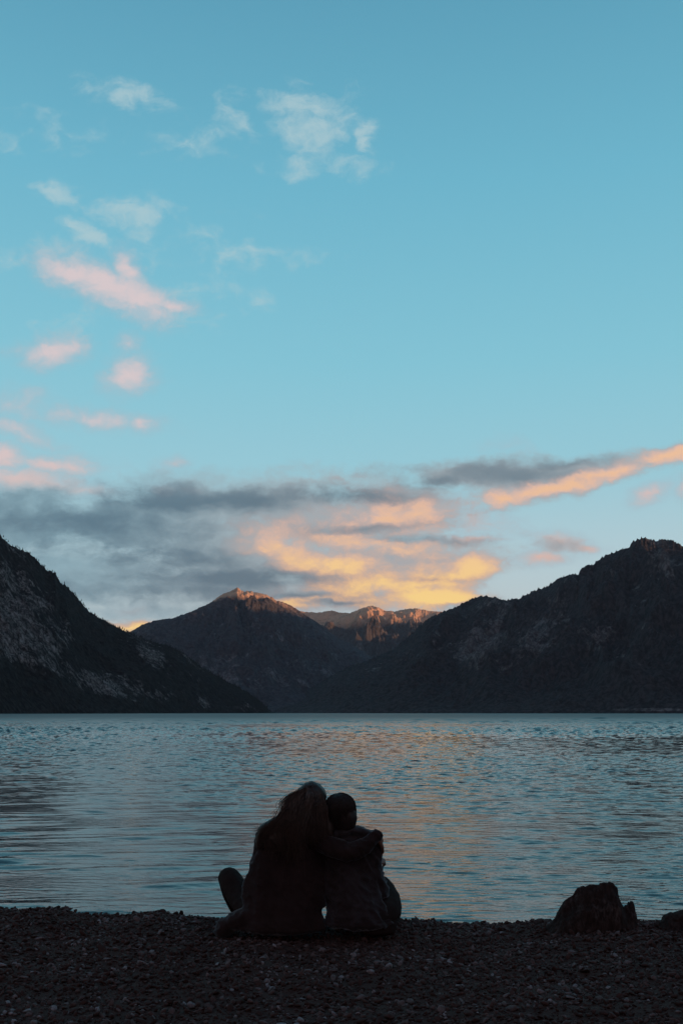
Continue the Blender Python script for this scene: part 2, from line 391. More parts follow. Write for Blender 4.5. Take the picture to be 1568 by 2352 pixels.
# angular spacing: dense over what can be seen, then flaring far out to both sides
bear = np.sign(wu)*(np.abs(wu)*.44+np.clip(np.abs(wu)-.93, 0, 1)**1.5*220)
WY = np.repeat(wy[:, None], nu, 1)
WX = bear[None]*(WY+1.5)
def waves(x, y):
    r = np.random.default_rng(21)
    z = np.zeros_like(x)
    step = np.gradient(wy)[:, None]*np.ones_like(x)           # mesh spacing limits the shortest wave
    cen = np.minimum(np.maximum(.13+np.clip(y-10, 0, None)*.0036, step*4.2), 5.0)
    warp = fbm(x*.13, y*.13, 1.5, 3)
    gust = np.clip(.75+.75*fbm(x*.035+3, y*.022, 7.5, 3), .3, 1.6)
    side = x/np.maximum(y, 1)*3
    gust = gust*(1-.55*np.exp(-((side+.95)/.65)**2)*np.exp(-((y-17)/9)**2))     # lee under the left shore
    near = np.exp(-np.clip(y-8, 0, None)/9.)
    pat = np.clip(1.0+1.5*fbm(x*1.1+4, y*2.0, 2.2, 4), .12, 2.4); pat = pat*(1-np.clip((y-60)/80, 0, 1))+np.clip((y-60)/80, 0, 1)
    for k in range(110):
        lam = .085*(150.)**(k/109.)                           # 0.09 m to 13 m
        th = r.normal(.05, .20+.48*np.clip(np.log(lam/.14)/1.5, 0, 1)); ph = r.uniform(0, 6.28)
        kk = 2*np.pi/lam
        ok = np.clip((lam/step-3.0)/2.5, 0, 1)
        reach = np.exp(-np.log(lam/cen)**2*2.2)      # longer waves further out
        a = (.031+.070*np.clip((y-14)/16, 0, 1)+.022*np.clip((y-25)/40, 0, 1))*np.clip(1-(y-90)/300, .15, 1)/kk*reach*ok*gust*pat
        s_ = np.sin(kk*(x*math.sin(th)+y*math.cos(th))+ph+warp*2.0*min(1.6, .6/lam+.3)); z = z+a*(s_+.5*(s_*s_-.5))
    # long low wakes lapping in obliquely, one train from each side
    n2 = np.exp(-np.clip(y-9, 0, None)/17.)
    l_ = np.clip(.35-side*.8, .04, 1.3); r_ = np.clip(.35+side*.5, .05, 1.2)
    m1 = np.clip(.55+1.3*fbm(x*.55, y*.5, 6., 3), 0, 1.7); m2 = .55+.6*fbm(x*.3+9, y*.4, 2., 2)
    z = z+1.25*n2*l_*m1*(.011*np.sin((y-.22*x)*6.6+warp*3.6+.8*fbm(x*.7, y*.7, 9., 2))+.007*np.sin((y-.30*x)*11.5+warp*5.1+1)+.005*np.sin((y-.15*x)*16.5-warp*4.+2))
    z = z+.45*n2*r_*m2*(.012*np.sin((y+.36*x)*8.0-warp*3.2)+.005*np.sin((y+.22*x)*14.0-warp*3.9+2))
    return z
WZZ = WZ+waves(WX, WY)
lake = mesh_from('water', np.stack([WX, WY, WZZ], -1).reshape(-1, 3), grid_faces(len(wy), nu), mw)
tag(lake, kind='structure')

# ------------------------------------------------------------------ mountains
def mountain_mat(name, dark, mid, light, rock, sc_=1.0, streak=1.0, top=None, thr=1.5):
    m, t, b = newmat(name)
    geo = t.n('ShaderNodeNewGeometry'); pos = geo.outputs['Position']
    p = t.vm('SCALE', pos, sc_=.001*sc_)
    at = t.n('ShaderNodeAttribute'); at.attribute_name = 'rock'; rk = at.outputs['Fac']
    a = t.noise(p, 5, 6, .6); s = t.noise(t.mapping(p, rot=(0, R(12), 0), scale=(1, 1, .55)), 17, 9, .70, .35); f = t.noise(t.mapping(p, scale=(1, 1, .45)), 70, 7, .72)
    cr = t.n('ShaderNodeTexVoronoi', feature='DISTANCE_TO_EDGE'); cr.inputs['Scale'].default_value = 42; t.l(t.vm('ADD', t.mapping(p, scale=(1, 1, .5)), t.vm('SCALE', t.noise(p, 30, 4, .6, color=True), sc_=.03)), cr.inputs['Vector'])
    base_ = t.mix(t.ss(f, .40, .62), dark, mid)
    mask = t.m('ADD', t.m('MULTIPLY', s, 1.4), t.m('MULTIPLY_ADD', a, 1.5, -.45))
    mask = t.m('ADD', mask, t.m('MULTIPLY_ADD', rk, rock, t.m('MULTIPLY', f, .6)))
    mk = t.ss(mask, thr, thr+.30)
    rockc = t.mix(t.ss(t.m('ADD', f, t.m('MULTIPLY', s, .5)), .62, .92), mid, light)
    rockc = t.mix(t.ss(cr.outputs['Distance'], .0, .10, .65, 0), rockc, dark)
    colr = t.mix(mk, base_, rockc)
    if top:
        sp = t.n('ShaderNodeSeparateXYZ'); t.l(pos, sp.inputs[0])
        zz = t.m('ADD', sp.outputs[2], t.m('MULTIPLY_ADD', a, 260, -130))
        colr = t.mix(t.ss(zz, top[0], top[1]), colr, t.mix(t.ss(s, .32, .52), top[2], top[3]))  # pale summit rock, brightened and tinted orange to paint in extra alpenglow
    t.l(colr, b.inputs['Base Color'])
    b.inputs['Roughness'].default_value = .95; b.inputs['Specular IOR Level'].default_value = .1
    hgt = t.m('ADD', t.m('MULTIPLY', s, .7), t.m('MULTIPLY', f, .35))
    bump(t, b, hgt, 1.0, 45/sc_)
    return m
def mountain(name, ridge, dr, ds, mat, seed, nc=800, nr=260, x0=None, x1=None, amp=.16, prof=1.0, jag=2.2, spur=1.0, rockf=None, foot=0, fx=1.0, back=1.5):
    """ridge: skyline points (bearing, height); dr / ds: distance to ridge and to foot, by bearing"""
    rp = np.array(ridge, float)
    X = np.linspace(x0 if x0 is not None else rp[0, 0], x1 if x1 is not None else rp[-1, 0], nc)
    V = np.interp(X, rp[:, 0], rp[:, 1])
    dr = np.array(dr, float); ds = np.array(ds, float)
    DR = np.interp(X, dr[:, 0], dr[:, 1]); DS = np.interp(X, ds[:, 0], ds[:, 1])
    DS = np.minimum(DS, DR-60)
    ang = (HOR-V)/FPX
    ang = np.maximum(ang, 0.0004)
    T = np.concatenate([np.linspace(-.05, 1, nr), 1+np.geomspace(.004, back, 50)])
    TT, XX = np.meshgrid(T, X, indexing='ij')
    Y = DS+(DR-DS)*TT
    lat = (XX-784)/FPX*Y
    H = CAMH+ang*DR
    tt = np.clip(TT, 0, 1)
    f = tt**prof
    # big spurs running down the face
    wl = 700.*fx
    w1 = fbm(lat/900., Y/1500., seed+.5, 3)
    sp = ridged(lat/wl+.9*w1+seed, Y/(wl*2.4)+w1*.6, seed*1.7, 5, .5)
    win = np.clip(tt*(1-tt)*4, 0, 1)**.7
    z = H*f
    z = z+H*amp*spur*(sp-.42)*win
    nz = fbm(lat/160./fx, Y/260./fx, seed+3.3, 6, .55)
    z = z+H*amp*.42*nz*np.clip(win+.02, 0, 1)
    rg = ridged(lat/210./fx, Y/420./fx, seed+8.1, 5, .6)
    z = z+H*amp*.5*(rg-.4)*win
    # keep the face below the sight line to the ridge so that the skyline stays true
    lim = CAMH+(ang*.999)*Y
    soft = np.where(tt < .985, lim-.012*H*(1-tt)*3, lim)
    fr = TT <= 1
    z = np.where(fr, np.minimum(z, soft), z)
    jg = fbm(X/7., X*0+seed, 0, 4, .6)*jag+np.clip(pnoise(X/2.6, X*0+seed+9, 0), 0, 1)*jag*.9
    z = z+(jg/FPX*DR)[None]*np.exp(-((TT-1)/.05)**2)
    bt = np.clip(TT-1, 0, None)
    z = np.where(TT > 1, z-H*(np.clip(bt/back, 0, 1)**.8)*1.05+H*.05*nz*np.clip(bt*4, 0, 1), z)
    z = np.where(TT < 0, -6, z)
    z = np.maximum(z, -6)
    verts = np.stack([lat, Y, z], -1).reshape(-1, 3)
    o = mesh_from(name, verts, grid_faces(len(T), nc), mat)
    rk = np.zeros_like(z) if rockf is None else rockf(XX, HOR-(z-CAMH)/Y*FPX)
    a = o.data.attributes.new('rock', 'FLOAT', 'POINT'); a.data.foreach_set('value', rk.ravel().astype(np.float32))
    return tag(o, kind='structure'), (X, DR, V)
def gauss(XX, VV, lst):
    s = 0
    for cx, cy, rx, ry, rot, k in lst:
        c_, s_ = math.cos(R(rot)), math.sin(R(rot))
        dx_, dy_ = XX-cx, VV-cy
        a = (dx_*c_+dy_*s_)/rx; b_ = (-dx_*s_+dy_*c_)/ry
        s = s+k*np.exp(-(a*a+b_*b_))
    return s

m_left = mountain_mat('forested_cliff_rock', (.015, .010, .009), (.052, .044, .043), (.36, .34, .34), .95, 1.5)
left_ridge = [(-1500,1560),(-1100,1330),(-700,1080),(-350,1040),(-120,1140),(-40,1205),(0,1231),(28,1254),(68,1270),(96,1296),(106,1309),(128,1315),(138,1338),(152,1344),(174,1368),(200,1400),(224,1416),(264,1438),(296,1453),
              (344,1472),(400,1487),(432,1508),(468,1536),(520,1564),(568,1590),(600,1613),(622,1634),(632,1637)]
o, LR = mountain('mountain', left_ridge, [(-1500,1500),(0,2500),(620,3300)], [(-1500,900),(0,1750),(300,2250),(632,3200)], m_left, 3.0, nc=1100, nr=330, amp=.20, prof=.9, jag=3.6,
    rockf=lambda X_, V_: gauss(X_, V_, [(10,1400,90,150,0,.42),(90,1470,120,70,20,.40),(235,1575,80,32,8,1.0),(345,1500,38,18,35,.8),(420,1510,50,16,35,.15),(470,1612,22,16,60,.45),(330,1600,60,20,0,.25),(560,1625,30,10,0,.3),(90,1620,200,60,0,-.9),(200,1400,60,40,30,-.5),(200,1500,80,30,20,-.4)]))

m_tree, t, b = newmat('conifer_green'); b.inputs['Base Color'].default_value = (.022, .020, .016, 1); b.inputs['Roughness'].default_value = .95
def forest(src):
    """far conifers along the crest and over the lower slopes, one wooded mass"""
    n = len(src.data.vertices); co = np.zeros(n*3); src.data.vertices.foreach_get('co', co); co = co.reshape(-1, 1100, 3)
    r = np.random.default_rng(3)
    rows = np.concatenate([r.integers(322, 331, 260), r.integers(255, 331, 1500), r.integers(30, 330, 5200)])
    cols = np.concatenate([r.integers(760, 1040, 260), r.integers(640, 1090, 1500), r.integers(640, 1090, 5200)])
    p = co[rows, cols]+r.normal(0, 3, (len(rows), 3))*np.array([1, 1, 0])
    h = r.uniform(3, 7.5, len(p)); q = 6
    ang = np.linspace(0, 2*np.pi, q, endpoint=False)
    vs, fs = [], []; base_ = 0
    for z0, z1, rr in ((0.05, .55, .24), (.3, .8, .17), (.58, 1.0, .10)):
        rad = h[:, None]*rr*r.uniform(.7, 1.2, (len(p), q))
        ring = np.stack([p[:, 0, None]+rad*np.cos(ang), p[:, 1, None]+rad*np.sin(ang), p[:, 2, None]+h[:, None]*z0+0*rad], -1)
        tip = np.stack([p[:, 0], p[:, 1], p[:, 2]+h*z1], -1)[:, None]
        vs.append(np.concatenate([ring, tip], 1).reshape(-1, 3))
        i = np.arange(len(p))[:, None]*(q+1)+base_
        for k in range(q): fs.append(np.concatenate([i+k, i+(k+1) % q, i+q], 1))
        base_ += len(p)*(q+1)
    tag(mesh_from('forest', np.concatenate(vs), np.concatenate(fs), m_tree, smooth=False), 'dark conifers along the crest and flank of the left mountain', 'forest', kind='stuff')
forest(o)

m_mid = mountain_mat('haze_tinted_rock', (.064, .062, .074), (.118, .116, .135), (.27, .27, .29), .6, .8, thr=1.46,  # blue-grey of distant haze put into the rock colours
                     top=(650, 740, (.36, .24, .17), (.80, .54, .38)))  # summit tones carry painted evening sunlight
mid_ridge = [(60,1560),(200,1490),(296,1453),(328,1434),(360,1424),(396,1420),(440,1404),(480,1386),(508,1366),(528,1358),(540,1352),(545,1348),(551,1354),(560,1359),(568,1357),(603,1363),(624,1371),(636,1380),(652,1383),(669,1391),(684,1401),(703,1414),(726,1428),
             (774,1464),(804,1479),(830,1494),(900,1540),(1000,1590),(1050,1610)]
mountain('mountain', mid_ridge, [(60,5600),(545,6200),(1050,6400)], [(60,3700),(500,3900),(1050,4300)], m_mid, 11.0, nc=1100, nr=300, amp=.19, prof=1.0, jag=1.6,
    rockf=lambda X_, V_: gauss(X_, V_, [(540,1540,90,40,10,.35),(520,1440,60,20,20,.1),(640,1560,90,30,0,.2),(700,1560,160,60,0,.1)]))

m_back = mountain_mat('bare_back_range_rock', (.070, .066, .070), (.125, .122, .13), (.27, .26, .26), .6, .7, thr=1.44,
                      top=(720, 880, (.36, .24, .17), (.80, .54, .38)))  # crest tones also lifted to strengthen the low sun's glow
back_ridge = [(560,1440),(640,1418),(690,1404),(726,1407),(744,1405),(763,1402),(780,1407),(804,1408),(828,1398),(843,1393),(852,1391),(867,1394),(882,1402),(909,1404),(924,1400),(940,1398),(954,1397),(984,1403),(1014,1405),(1100,1420),(1250,1440)]
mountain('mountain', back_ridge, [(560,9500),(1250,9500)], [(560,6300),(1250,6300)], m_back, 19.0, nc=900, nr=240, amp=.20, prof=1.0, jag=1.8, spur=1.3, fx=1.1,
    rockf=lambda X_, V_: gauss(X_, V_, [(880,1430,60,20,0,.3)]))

m_right = mountain_mat('dark_scree_rock', (.036, .030, .032), (.085, .077, .082), (.25, .25, .26), .85, .95, thr=1.44)
right_ridge = [(560,1632),(640,1618),(700,1590),(760,1552),(804,1530),(849,1515),(903,1491),(939,1461),(978,1424),(1000,1412),(1020,1404),(1041,1396),(1061,1386),(1089,1372),(1113,1368),(1140,1373),(1161,1379),(1175,1375),(1189,1376),(1221,1358),(1257,1346),
               (1281,1328),(1300,1322),(1321,1318),(1327,1320),(1331,1308),(1349,1296),(1361,1297),(1381,1280),(1417,1264),(1445,1257),(1449,1246),(1462,1238),(1475,1234),(1490,1237),(1505,1242),(1517,1238),(1530,1240),(1545,1242),(1568,1254),
               (1640,1290),(1750,1300),(1900,1260)]
mountain('mountain', right_ridge, [(560,4300),(1000,4700),(1450,4500),(1900,4300)], [(560,4200),(700,3600),(1100,3000),(1900,2500)], m_right, 27.0, nc=1500, nr=340, amp=.22, prof=.95, jag=4.0,
    rockf=lambda X_, V_: gauss(X_, V_, [(1105,1450,45,50,30,.40),(1080,1490,60,22,-35,.40),(1128,1465,8,70,25,1.1),(1525,1290,30,40,-25,.5),(1500,1630,100,2.5,0,1.6),(1230,1465,60,40,-30,.3),(1400,1460,60,30,0,.25),(1300,1590,500,35,0,-.6),(850,1600,300,40,0,-.4),(1480,1240,35,10,0,.4)]))

# added unseen ridge on the right, shaped to keep lake and lower slopes shaded
m_side = m_right
def sun_block_ridge():
    y = np.linspace(-6500, 16000, 420); s = np.linspace(-1, 1, 120)
    S, Yv = np.meshgrid(s, y)
    xr = 3900+350*fbm(Yv/2600., Yv*0, 4.4, 3)
    hr = 900+50*fbm(Yv/1500., Yv*0, 7.4, 4)+170*np.exp(-((Yv-2700)/900.)**2)
    half = np.where(S < 0, 1500, 2500)
    x = xr+S*half
    z = hr*(1-np.abs(S)**1.0)-8+hr*.12*(ridged(x/600., Yv/500., 3.3, 5)-.4)*np.clip((1-np.abs(S))*np.abs(S)*4, 0, 1)
    o = mesh_from('mountain', np.stack([x, Yv, z], -1).reshape(-1, 3), grid_faces(len(y), len(s)), m_side)
    tag(o, kind='structure')
sun_block_ridge()


# ------------------------------------------------------------------ solid shaping
def ball(v0, r, out, n=10):
    out.append((Vector(v0), Vector(r) if hasattr(r, '__len__') else Vector((r, r, r))))
def limb(pts, out, step=.012):
    """pts: list of (point, radius or (rx,ry,rz)); fills the run between them with ellipsoids"""
    q = []
    for p_, r_ in pts:
        r_ = np.array(r_ if hasattr(r_, '__len__') else (r_,)*3, float); q.append((np.array(p_, float), r_))
    for (p0, r0), (p1, r1) in zip(q[:-1], q[1:]):
        n = max(2, int(np.linalg.norm(p1-p0)/step))
        for k in range(n+1):
            f = k/n; out.append((Vector(p0*(1-f)+p1*f), Vector(r0*(1-f)+r1*f)))
def curve_limb(pts, out, step=.012):
    """the same through a smooth (Catmull-Rom) curve"""
    P_ = [np.array(p_, float) for p_, _ in pts]; R_ = [np.array(r_ if hasattr(r_, '__len__') else (r_,)*3, float) for _, r_ in pts]
    P_ = [2*P_[0]-P_[1]]+P_+[2*P_[-1]-P_[-2]]; R_ = [R_[0]]+R_+[R_[-1]]
    for i in range(1, len(P_)-2):
        n = max(2, int(np.linalg.norm(P_[i+1]-P_[i])/step))
        for k in range(n+1):
            f = k/n; f2, f3 = f*f, f**3
            cr = lambda A: .5*(2*A[i]+(A[i+1]-A[i-1])*f+(2*A[i-1]-5*A[i]+4*A[i+1]-A[i+2])*f2+(3*A[i]-A[i-1]-3*A[i+1]+A[i+2])*f3)
            out.append((Vector(cr(P_)), Vector(np.maximum(cr(R_), .003))))
_iv, _if = ico(2)
def fuse(name, parts, mat, voxel=.008, smooth=3, parent=None, wrinkle=None):
    """one continuous surface round all the ellipsoids"""
    vs = np.concatenate([_iv*np.array(r_)[None]+np.array(p_)[None] for p_, r_ in parts])
    fs = np.concatenate([_if+i*len(_iv) for i in range(len(parts))])
    o = mesh_from(name, vs, fs, mat)
    md = o.modifiers.new('r', 'REMESH'); md.mode = 'VOXEL'; md.voxel_size = voxel; md.use_smooth_shade = True
    ms = o.modifiers.new('s', 'SMOOTH'); ms.iterations = smooth; ms.factor = .5
    dg = bpy.context.evaluated_depsgraph_get(); me = bpy.data.meshes.new_from_object(o.evaluated_get(dg))
    o.modifiers.clear(); old = o.data; o.data = me; bpy.data.meshes.remove(old); me.name = name
    if not me.materials: me.materials.append(mat)
    if wrinkle:
        n = len(me.vertices); co = np.zeros(n*3); me.vertices.foreach_get('co', co); co = co.reshape(-1, 3)
        no = np.zeros(n*3); me.vertices.foreach_get('normal', no); no = no.reshape(-1, 3)
        co = co+no*wrinkle(co)[:, None]; me.vertices.foreach_set('co', co.ravel()); me.update()
    me.polygons.foreach_set('use_smooth', np.ones(len(me.polygons), bool))
    if parent: o.parent = parent
    return o
def empty(name, loc):
    o = bpy.data.objects.new(name, None); COL.objects.link(o); o.location = loc; o.empty_display_size = .1
    bpy.context.view_layer.update()
    return o
def adopt(o, root):
    """parent o without moving it"""
    o.parent = root; o.matrix_parent_inverse = Matrix.Translation(root.location).inverted()
    return o

def cloth_mat(name, col, col2, sheen=.3, scale=400):
    m, t, b = newmat(name)
    pos = t.n('ShaderNodeTexCoord').outputs['Object']
    f = t.noise(pos, 9, 4, .6); k = t.noise(pos, scale, 2, .5)
    t.l(t.mix(t.ss(f, .35, .65), col, col2), b.inputs['Base Color'])
    b.inputs['Roughness'].default_value = .9; b.inputs['Specular IOR Level'].default_value = .12
    b.inputs['Sheen Weight'].default_value = sheen; b.inputs['Sheen Roughness'].default_value = .4
    b.inputs['Sheen Tint'].default_value = (.6, .7, .8, 1)
    bump(t, b, t.m('ADD', t.m('MULTIPLY', f, 1.0), t.m('MULTIPLY', k, .12)), .7, .012)
    return m
m_skin, t, b = newmat('skin'); b.inputs['Base Color'].default_value = (.16, .085, .06, 1); b.inputs['Roughness'].default_value = .55
pos = t.n('ShaderNodeTexCoord').outputs['Object']
t.l(t.mix(t.noise(pos, 30, 4, .6), (.13, .07, .05), (.19, .10, .07)), b.inputs['Base Color'])
m_coat = cloth_mat('dark_wool_coat', (.020, .0125, .012), (.028, .018, .018), .28)
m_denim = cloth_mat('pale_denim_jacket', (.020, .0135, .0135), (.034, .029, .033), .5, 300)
m_denim_dark = cloth_mat('dark_denim', (.022, .016, .016), (.030, .022, .022), .08)
m_legging = cloth_mat('black_trousers', (.017, .0105, .0095), (.022, .014, .013), 0)
m_shoe = cloth_mat('black_shoe', (.014, .011, .011), (.02, .016, .016), 0)
def hair_mat(name, a, b_):
    m, t, b = newmat(name)
    pos = t.n('ShaderNodeTexCoord').outputs['Object']
    at = t.n('ShaderNodeAttribute'); at.attribute_name = 'strand'
    t.l(t.mix(at.outputs['Fac'], a, b_), b.inputs['Base Color'])
    b.inputs['Roughness'].default_value = .5; b.inputs['Specular IOR Level'].default_value = .35
    return m
m_hairA = hair_mat('light_brown_hair', (.017, .0105, .009), (.13, .088, .070))
m_hairB = hair_mat('dark_brown_hair', (.016, .0100, .009), (.034, .022, .019))

def strands(name, curves, mat, parent, seed=1, rad=.0011):
    """curves: arrays (n,3) of guide points; every one becomes a thin tapered three sided tube"""
    r = np.random.default_rng(seed)
    vv, ff, ss_ = [], [], []; base_ = 0
    for c_ in curves:
        n = len(c_); tg = np.gradient(c_, axis=0); tg /= np.linalg.norm(tg, axis=1)[:, None]+1e-9
        a = np.cross(tg, np.array([.3, 1., .2])); a /= np.linalg.norm(a, axis=1)[:, None]+1e-9; b_ = np.cross(tg, a)
        w_ = rad*r.uniform(.6, 1.3)*np.clip(np.linspace(1.25, .15, n), .15, 1)
        ring = [c_+a*(w_*math.cos(q))[:, None]+b_*(w_*math.sin(q))[:, None] for q in (0, 2.094, 4.189)]
        vv.append(np.stack(ring, 1).reshape(-1, 3)); i = np.arange(n-1)[:, None]*3+base_
        for q in range(3):
            q2 = (q+1) % 3
            ff.append(np.concatenate([i+q, i+q2, i+3+q2, i+3+q], 1))
        ss_.append(np.full(n*3, r.beta(1.2, 2.2))); base_ += n*3
    o = mesh_from(name, np.concatenate(vv), np.concatenate(ff), mat)
    at = o.data.attributes.new('strand', 'FLOAT', 'POINT'); at.data.foreach_set('value', np.concatenate(ss_).astype(np.float32))
    if parent: adopt(o, parent)
    return o

def frame_of(yaw, tilt, nod):
    return Matrix.Rotation(yaw, 3, 'Z') @ Matrix.Rotation(tilt, 3, 'Y') @ Matrix.Rotation(nod, 3, 'X')
def head_parts(c, M, k=1.0):
    """skull, jaw, nose, lips, ears, brow; local +Y is where the face looks"""
    out = []
    def e(x, y, z, rx, ry, rz): out.append((Vector(c)+M@Vector((x*k, y*k, z*k)), Vector((rx*k, ry*k, rz*k))))
    e(0, -.012, .030, .074, .088, .080); e(0, .022, .012, .066, .068, .078); e(0, .030, -.045, .052, .056, .052)
    e(0, .058, -.078, .026, .024, .022); e(0, .080, .028, .050, .014, .018)
    for s_ in (-1, 1):
        e(s_*.045, .058, -.018, .020, .020, .022); e(s_*.031, .082, .010, .013, .010, .009)
        e(s_*.076, -.005, -.002, .008, .018, .030); e(s_*.072, .002, -.024, .007, .010, .012)
        e(s_*.012, .100, -.024, .008, .010, .007)
    for q in range(6): e(0, .088+.0035*q, .020-.008*q, .0085+.001*q, .010, .009)
    e(0, .088, -.046, .024, .010, .006); e(0, .086, -.056, .021, .011, .007)
    return out
def hand_parts(wrist, palm_dir, up, side, curl=1.0, k=1.0, thumb=1):
    """wrist point, direction of the palm, back-of-hand normal, spread side; five bent fingers"""
    d = Vector(palm_dir).normalized(); u = Vector(up); u = (u-d*u.dot(d)).normalized(); s_ = d.cross(u)*side
    w_ = Vector(wrist); out = []
    limb([(w_, (.022*k,)*3), (w_+d*.035*k, (.026*k, .024*k, .024*k))], out, .008)
    for f, off in enumerate((-.030, -.010, .010, .029)):
        root = w_+d*(.078-.006*abs(f-1.3))*k+s_*off*k
        limb([(w_+d*.02*k+s_*off*.7*k, .013*k), (root, .0115*k)], out, .006)
        L = (.041, .046, .043, .034)[f]*k; ang = .35*curl; dd = d.copy(); p_ = root; rr = .0092*k
        for seg, fr in enumerate((1.0, .66, .5)):
            dd = (Matrix.Rotation(-ang*(1.0 if seg else .7), 3, s_*side) @ dd).normalized()
            p2 = p_+dd*L*fr; limb([(p_, rr), (p2, rr*.88)], out, .005); p_ = p2; rr *= .88
            ang = .75*curl
    th = w_+d*.022*k-s_*thumb*.022*k
    t1 = th+(d*.6-s_*thumb*.75-u*.25).normalized()*.036*k; t2 = t1+(d*.9-s_*thumb*.2-u*.4).normalized()*.030*k
    limb([(th, .013*k), (t1, .0105*k), (t2, .0085*k)], out, .005)
    return out

def wr(seed, a1=.006, a2=.003, f1=9., f2=26.):
    def f(c_):
        x, y, z = c_[:, 0], c_[:, 1], c_[:, 2]
        return a1*fbm(x*f1*1.2+z*4, y*f1, z*f1*.7, 3)+a2*(ridged(x*f2*.8+z*8+seed, z*f2*.5+y*f2*.4, y*f2*.3, 3)-.35)
    return f

# ------------------------------------------------------------------ the pair on the shore
# --- left person: long light hair, dark coat, head leaning on the companion, right arm round their shoulders
BASE_A = Vector(P(630, 2140, 6.05)); A = empty('person', (BASE_A.x, BASE_A.y, 0.0))
tag(A, 'person with long light-brown hair and dark coat, left of the sitting pair, back turned', 'person', 'pair sitting close together at the water')
hA = P(714, 1844, 6.08); MA = frame_of(R(-25), R(16), R(-12))
neckA = P(694, 1915, 6.06); shA_l = P(617, 1912, 6.08); shA_r = P(742, 1930, 6.04)
pelA = P(640, 2100, 6.06)
kneeA = P(527, 2017, 6.50); footA = P(556, 2125, 6.82); hipA = P(600, 2108, 6.12)
knee2A = P(690, 2030, 6.60); foot2A = P(660, 2120, 6.95)
elbA = P(800, 1962, 5.98); wriA = P(866, 1921, 6.04)
elb2A = P(600, 2010, 6.30); wri2A = P(680, 2000, 6.50)
body = head_parts(hA, MA)
curve_limb([(hA+Vector((0, -.01, -.05)), .050), (neckA, .052), (P(684, 1950, 6.08), .075)], body)
curve_limb([(P(680, 1940, 6.09), (.17, .085, .06)), (P(668, 1990, 6.10), (.155, .095, .08)), (P(655, 2050, 6.08), (.14, .095, .08)), (pelA, (.165, .12, .09))], body, .02)
limb([(shA_l, .052), (elb2A, .040), (wri2A, .024)], body); limb([(shA_r, .050), (elbA, .038), (wriA, .024)], body)
body += hand_parts(wriA, (.30, .45, -.62), (.80, -.10, .45), 1, .85, 1.05); body += hand_parts(wri2A, (.8, .2, -.1), (0, .3, 1), 1, 1.1, .98)
LA = [(P(600, 2108, 6.14), .098), (P(556, 2064, 6.35), .088), (kneeA, .0745), (P(534, 2050, 6.60), .070), (P(552, 2100, 6.76), .052), (footA+Vector((0, 0, .02)), .045)]
curve_limb([(p_, r_*.72) for p_, r_ in LA], body)
LA2 = [(P(665, 2105, 6.14), .098), (P(680, 2060, 6.40), .082), (knee2A, .072), (P(672, 2080, 6.80), .058), (foot2A+Vector((0, 0, .02)), .045)]
curve_limb([(p_, r_*.72) for p_, r_ in LA2], body)
for ft in (footA, foot2A): limb([(ft+Vector((0, 0, -.02)), .030), (ft+Vector((.0, .15, -.045)), .026)], body)
adopt(fuse('body', body, m_skin, .0065, 2), A)
coat = []
curve_limb([(P(685, 1928, 6.08), (.170, .088, .060)), (P(672, 1955, 6.08), (.222, .105, .075)), (P(660, 2000, 6.08), (.255, .115, .08)), (P(654, 2045, 6.07), (.274, .125, .08)),
            (P(649, 2088, 6.06), (.252, .140, .075)), (P(648, 2128, 6.05), (.286, .150, .045))], coat, .02)
curve_limb([(P(672, 1915, 6.08), (.085, .07, .035)), (P(690, 1905, 6.07), .058)], coat, .012)
curve_limb([(P(640, 1915, 6.08), .072), (P(614, 1925, 6.09), .070), (P(603, 1965, 6.16), .066), (elb2A, .058), (wri2A+Vector((-.03, -.02, 0)), .040)], coat)
curve_limb([(P(715, 1932, 6.05), .068), (P(745, 1940, 6.01), .064), (P(778, 1950, 5.985), .062), (P(808, 1955, 5.975), .062), (P(838, 1944, 6.00), .052), (wriA+Vector((-.012, -.01, 0)), .042)], coat)
limb([(P(690, 2020, 6.06), .11), (P(722, 2066, 6.05), .080)], coat, .015)
limb([(P(575, 2105, 6.05), (.11, .10, .07)), (P(528, 2122, 6.10), (.085, .09, .05)), (P(512, 2140, 6.10), (.055, .07, .03))], coat, .015)
adopt(fuse('coat', coat, m_coat, .008, 4, wrinkle=wr(2., .009, .010, 7., 18.)), A)
tr = []
curve_limb(LA, tr); limb([(P(556, 2040, 6.42), .062), (P(562, 2070, 6.5), .06)], tr)
curve_limb(LA2, tr)
adopt(fuse('trousers', tr, m_legging, .008, 3, wrinkle=wr(5., .003, .003)), A)
for ft in (footA, foot2A):
    so = []; limb([(ft+Vector((0, -.035, -.035)), (.036, .036, .035)), (ft+Vector((0, .08, -.045)), (.042, .05, .032)), (ft+Vector((0, .17, -.055)), (.04, .045, .024))], so)
    adopt(fuse('shoe', so, m_shoe, .006, 3), A)
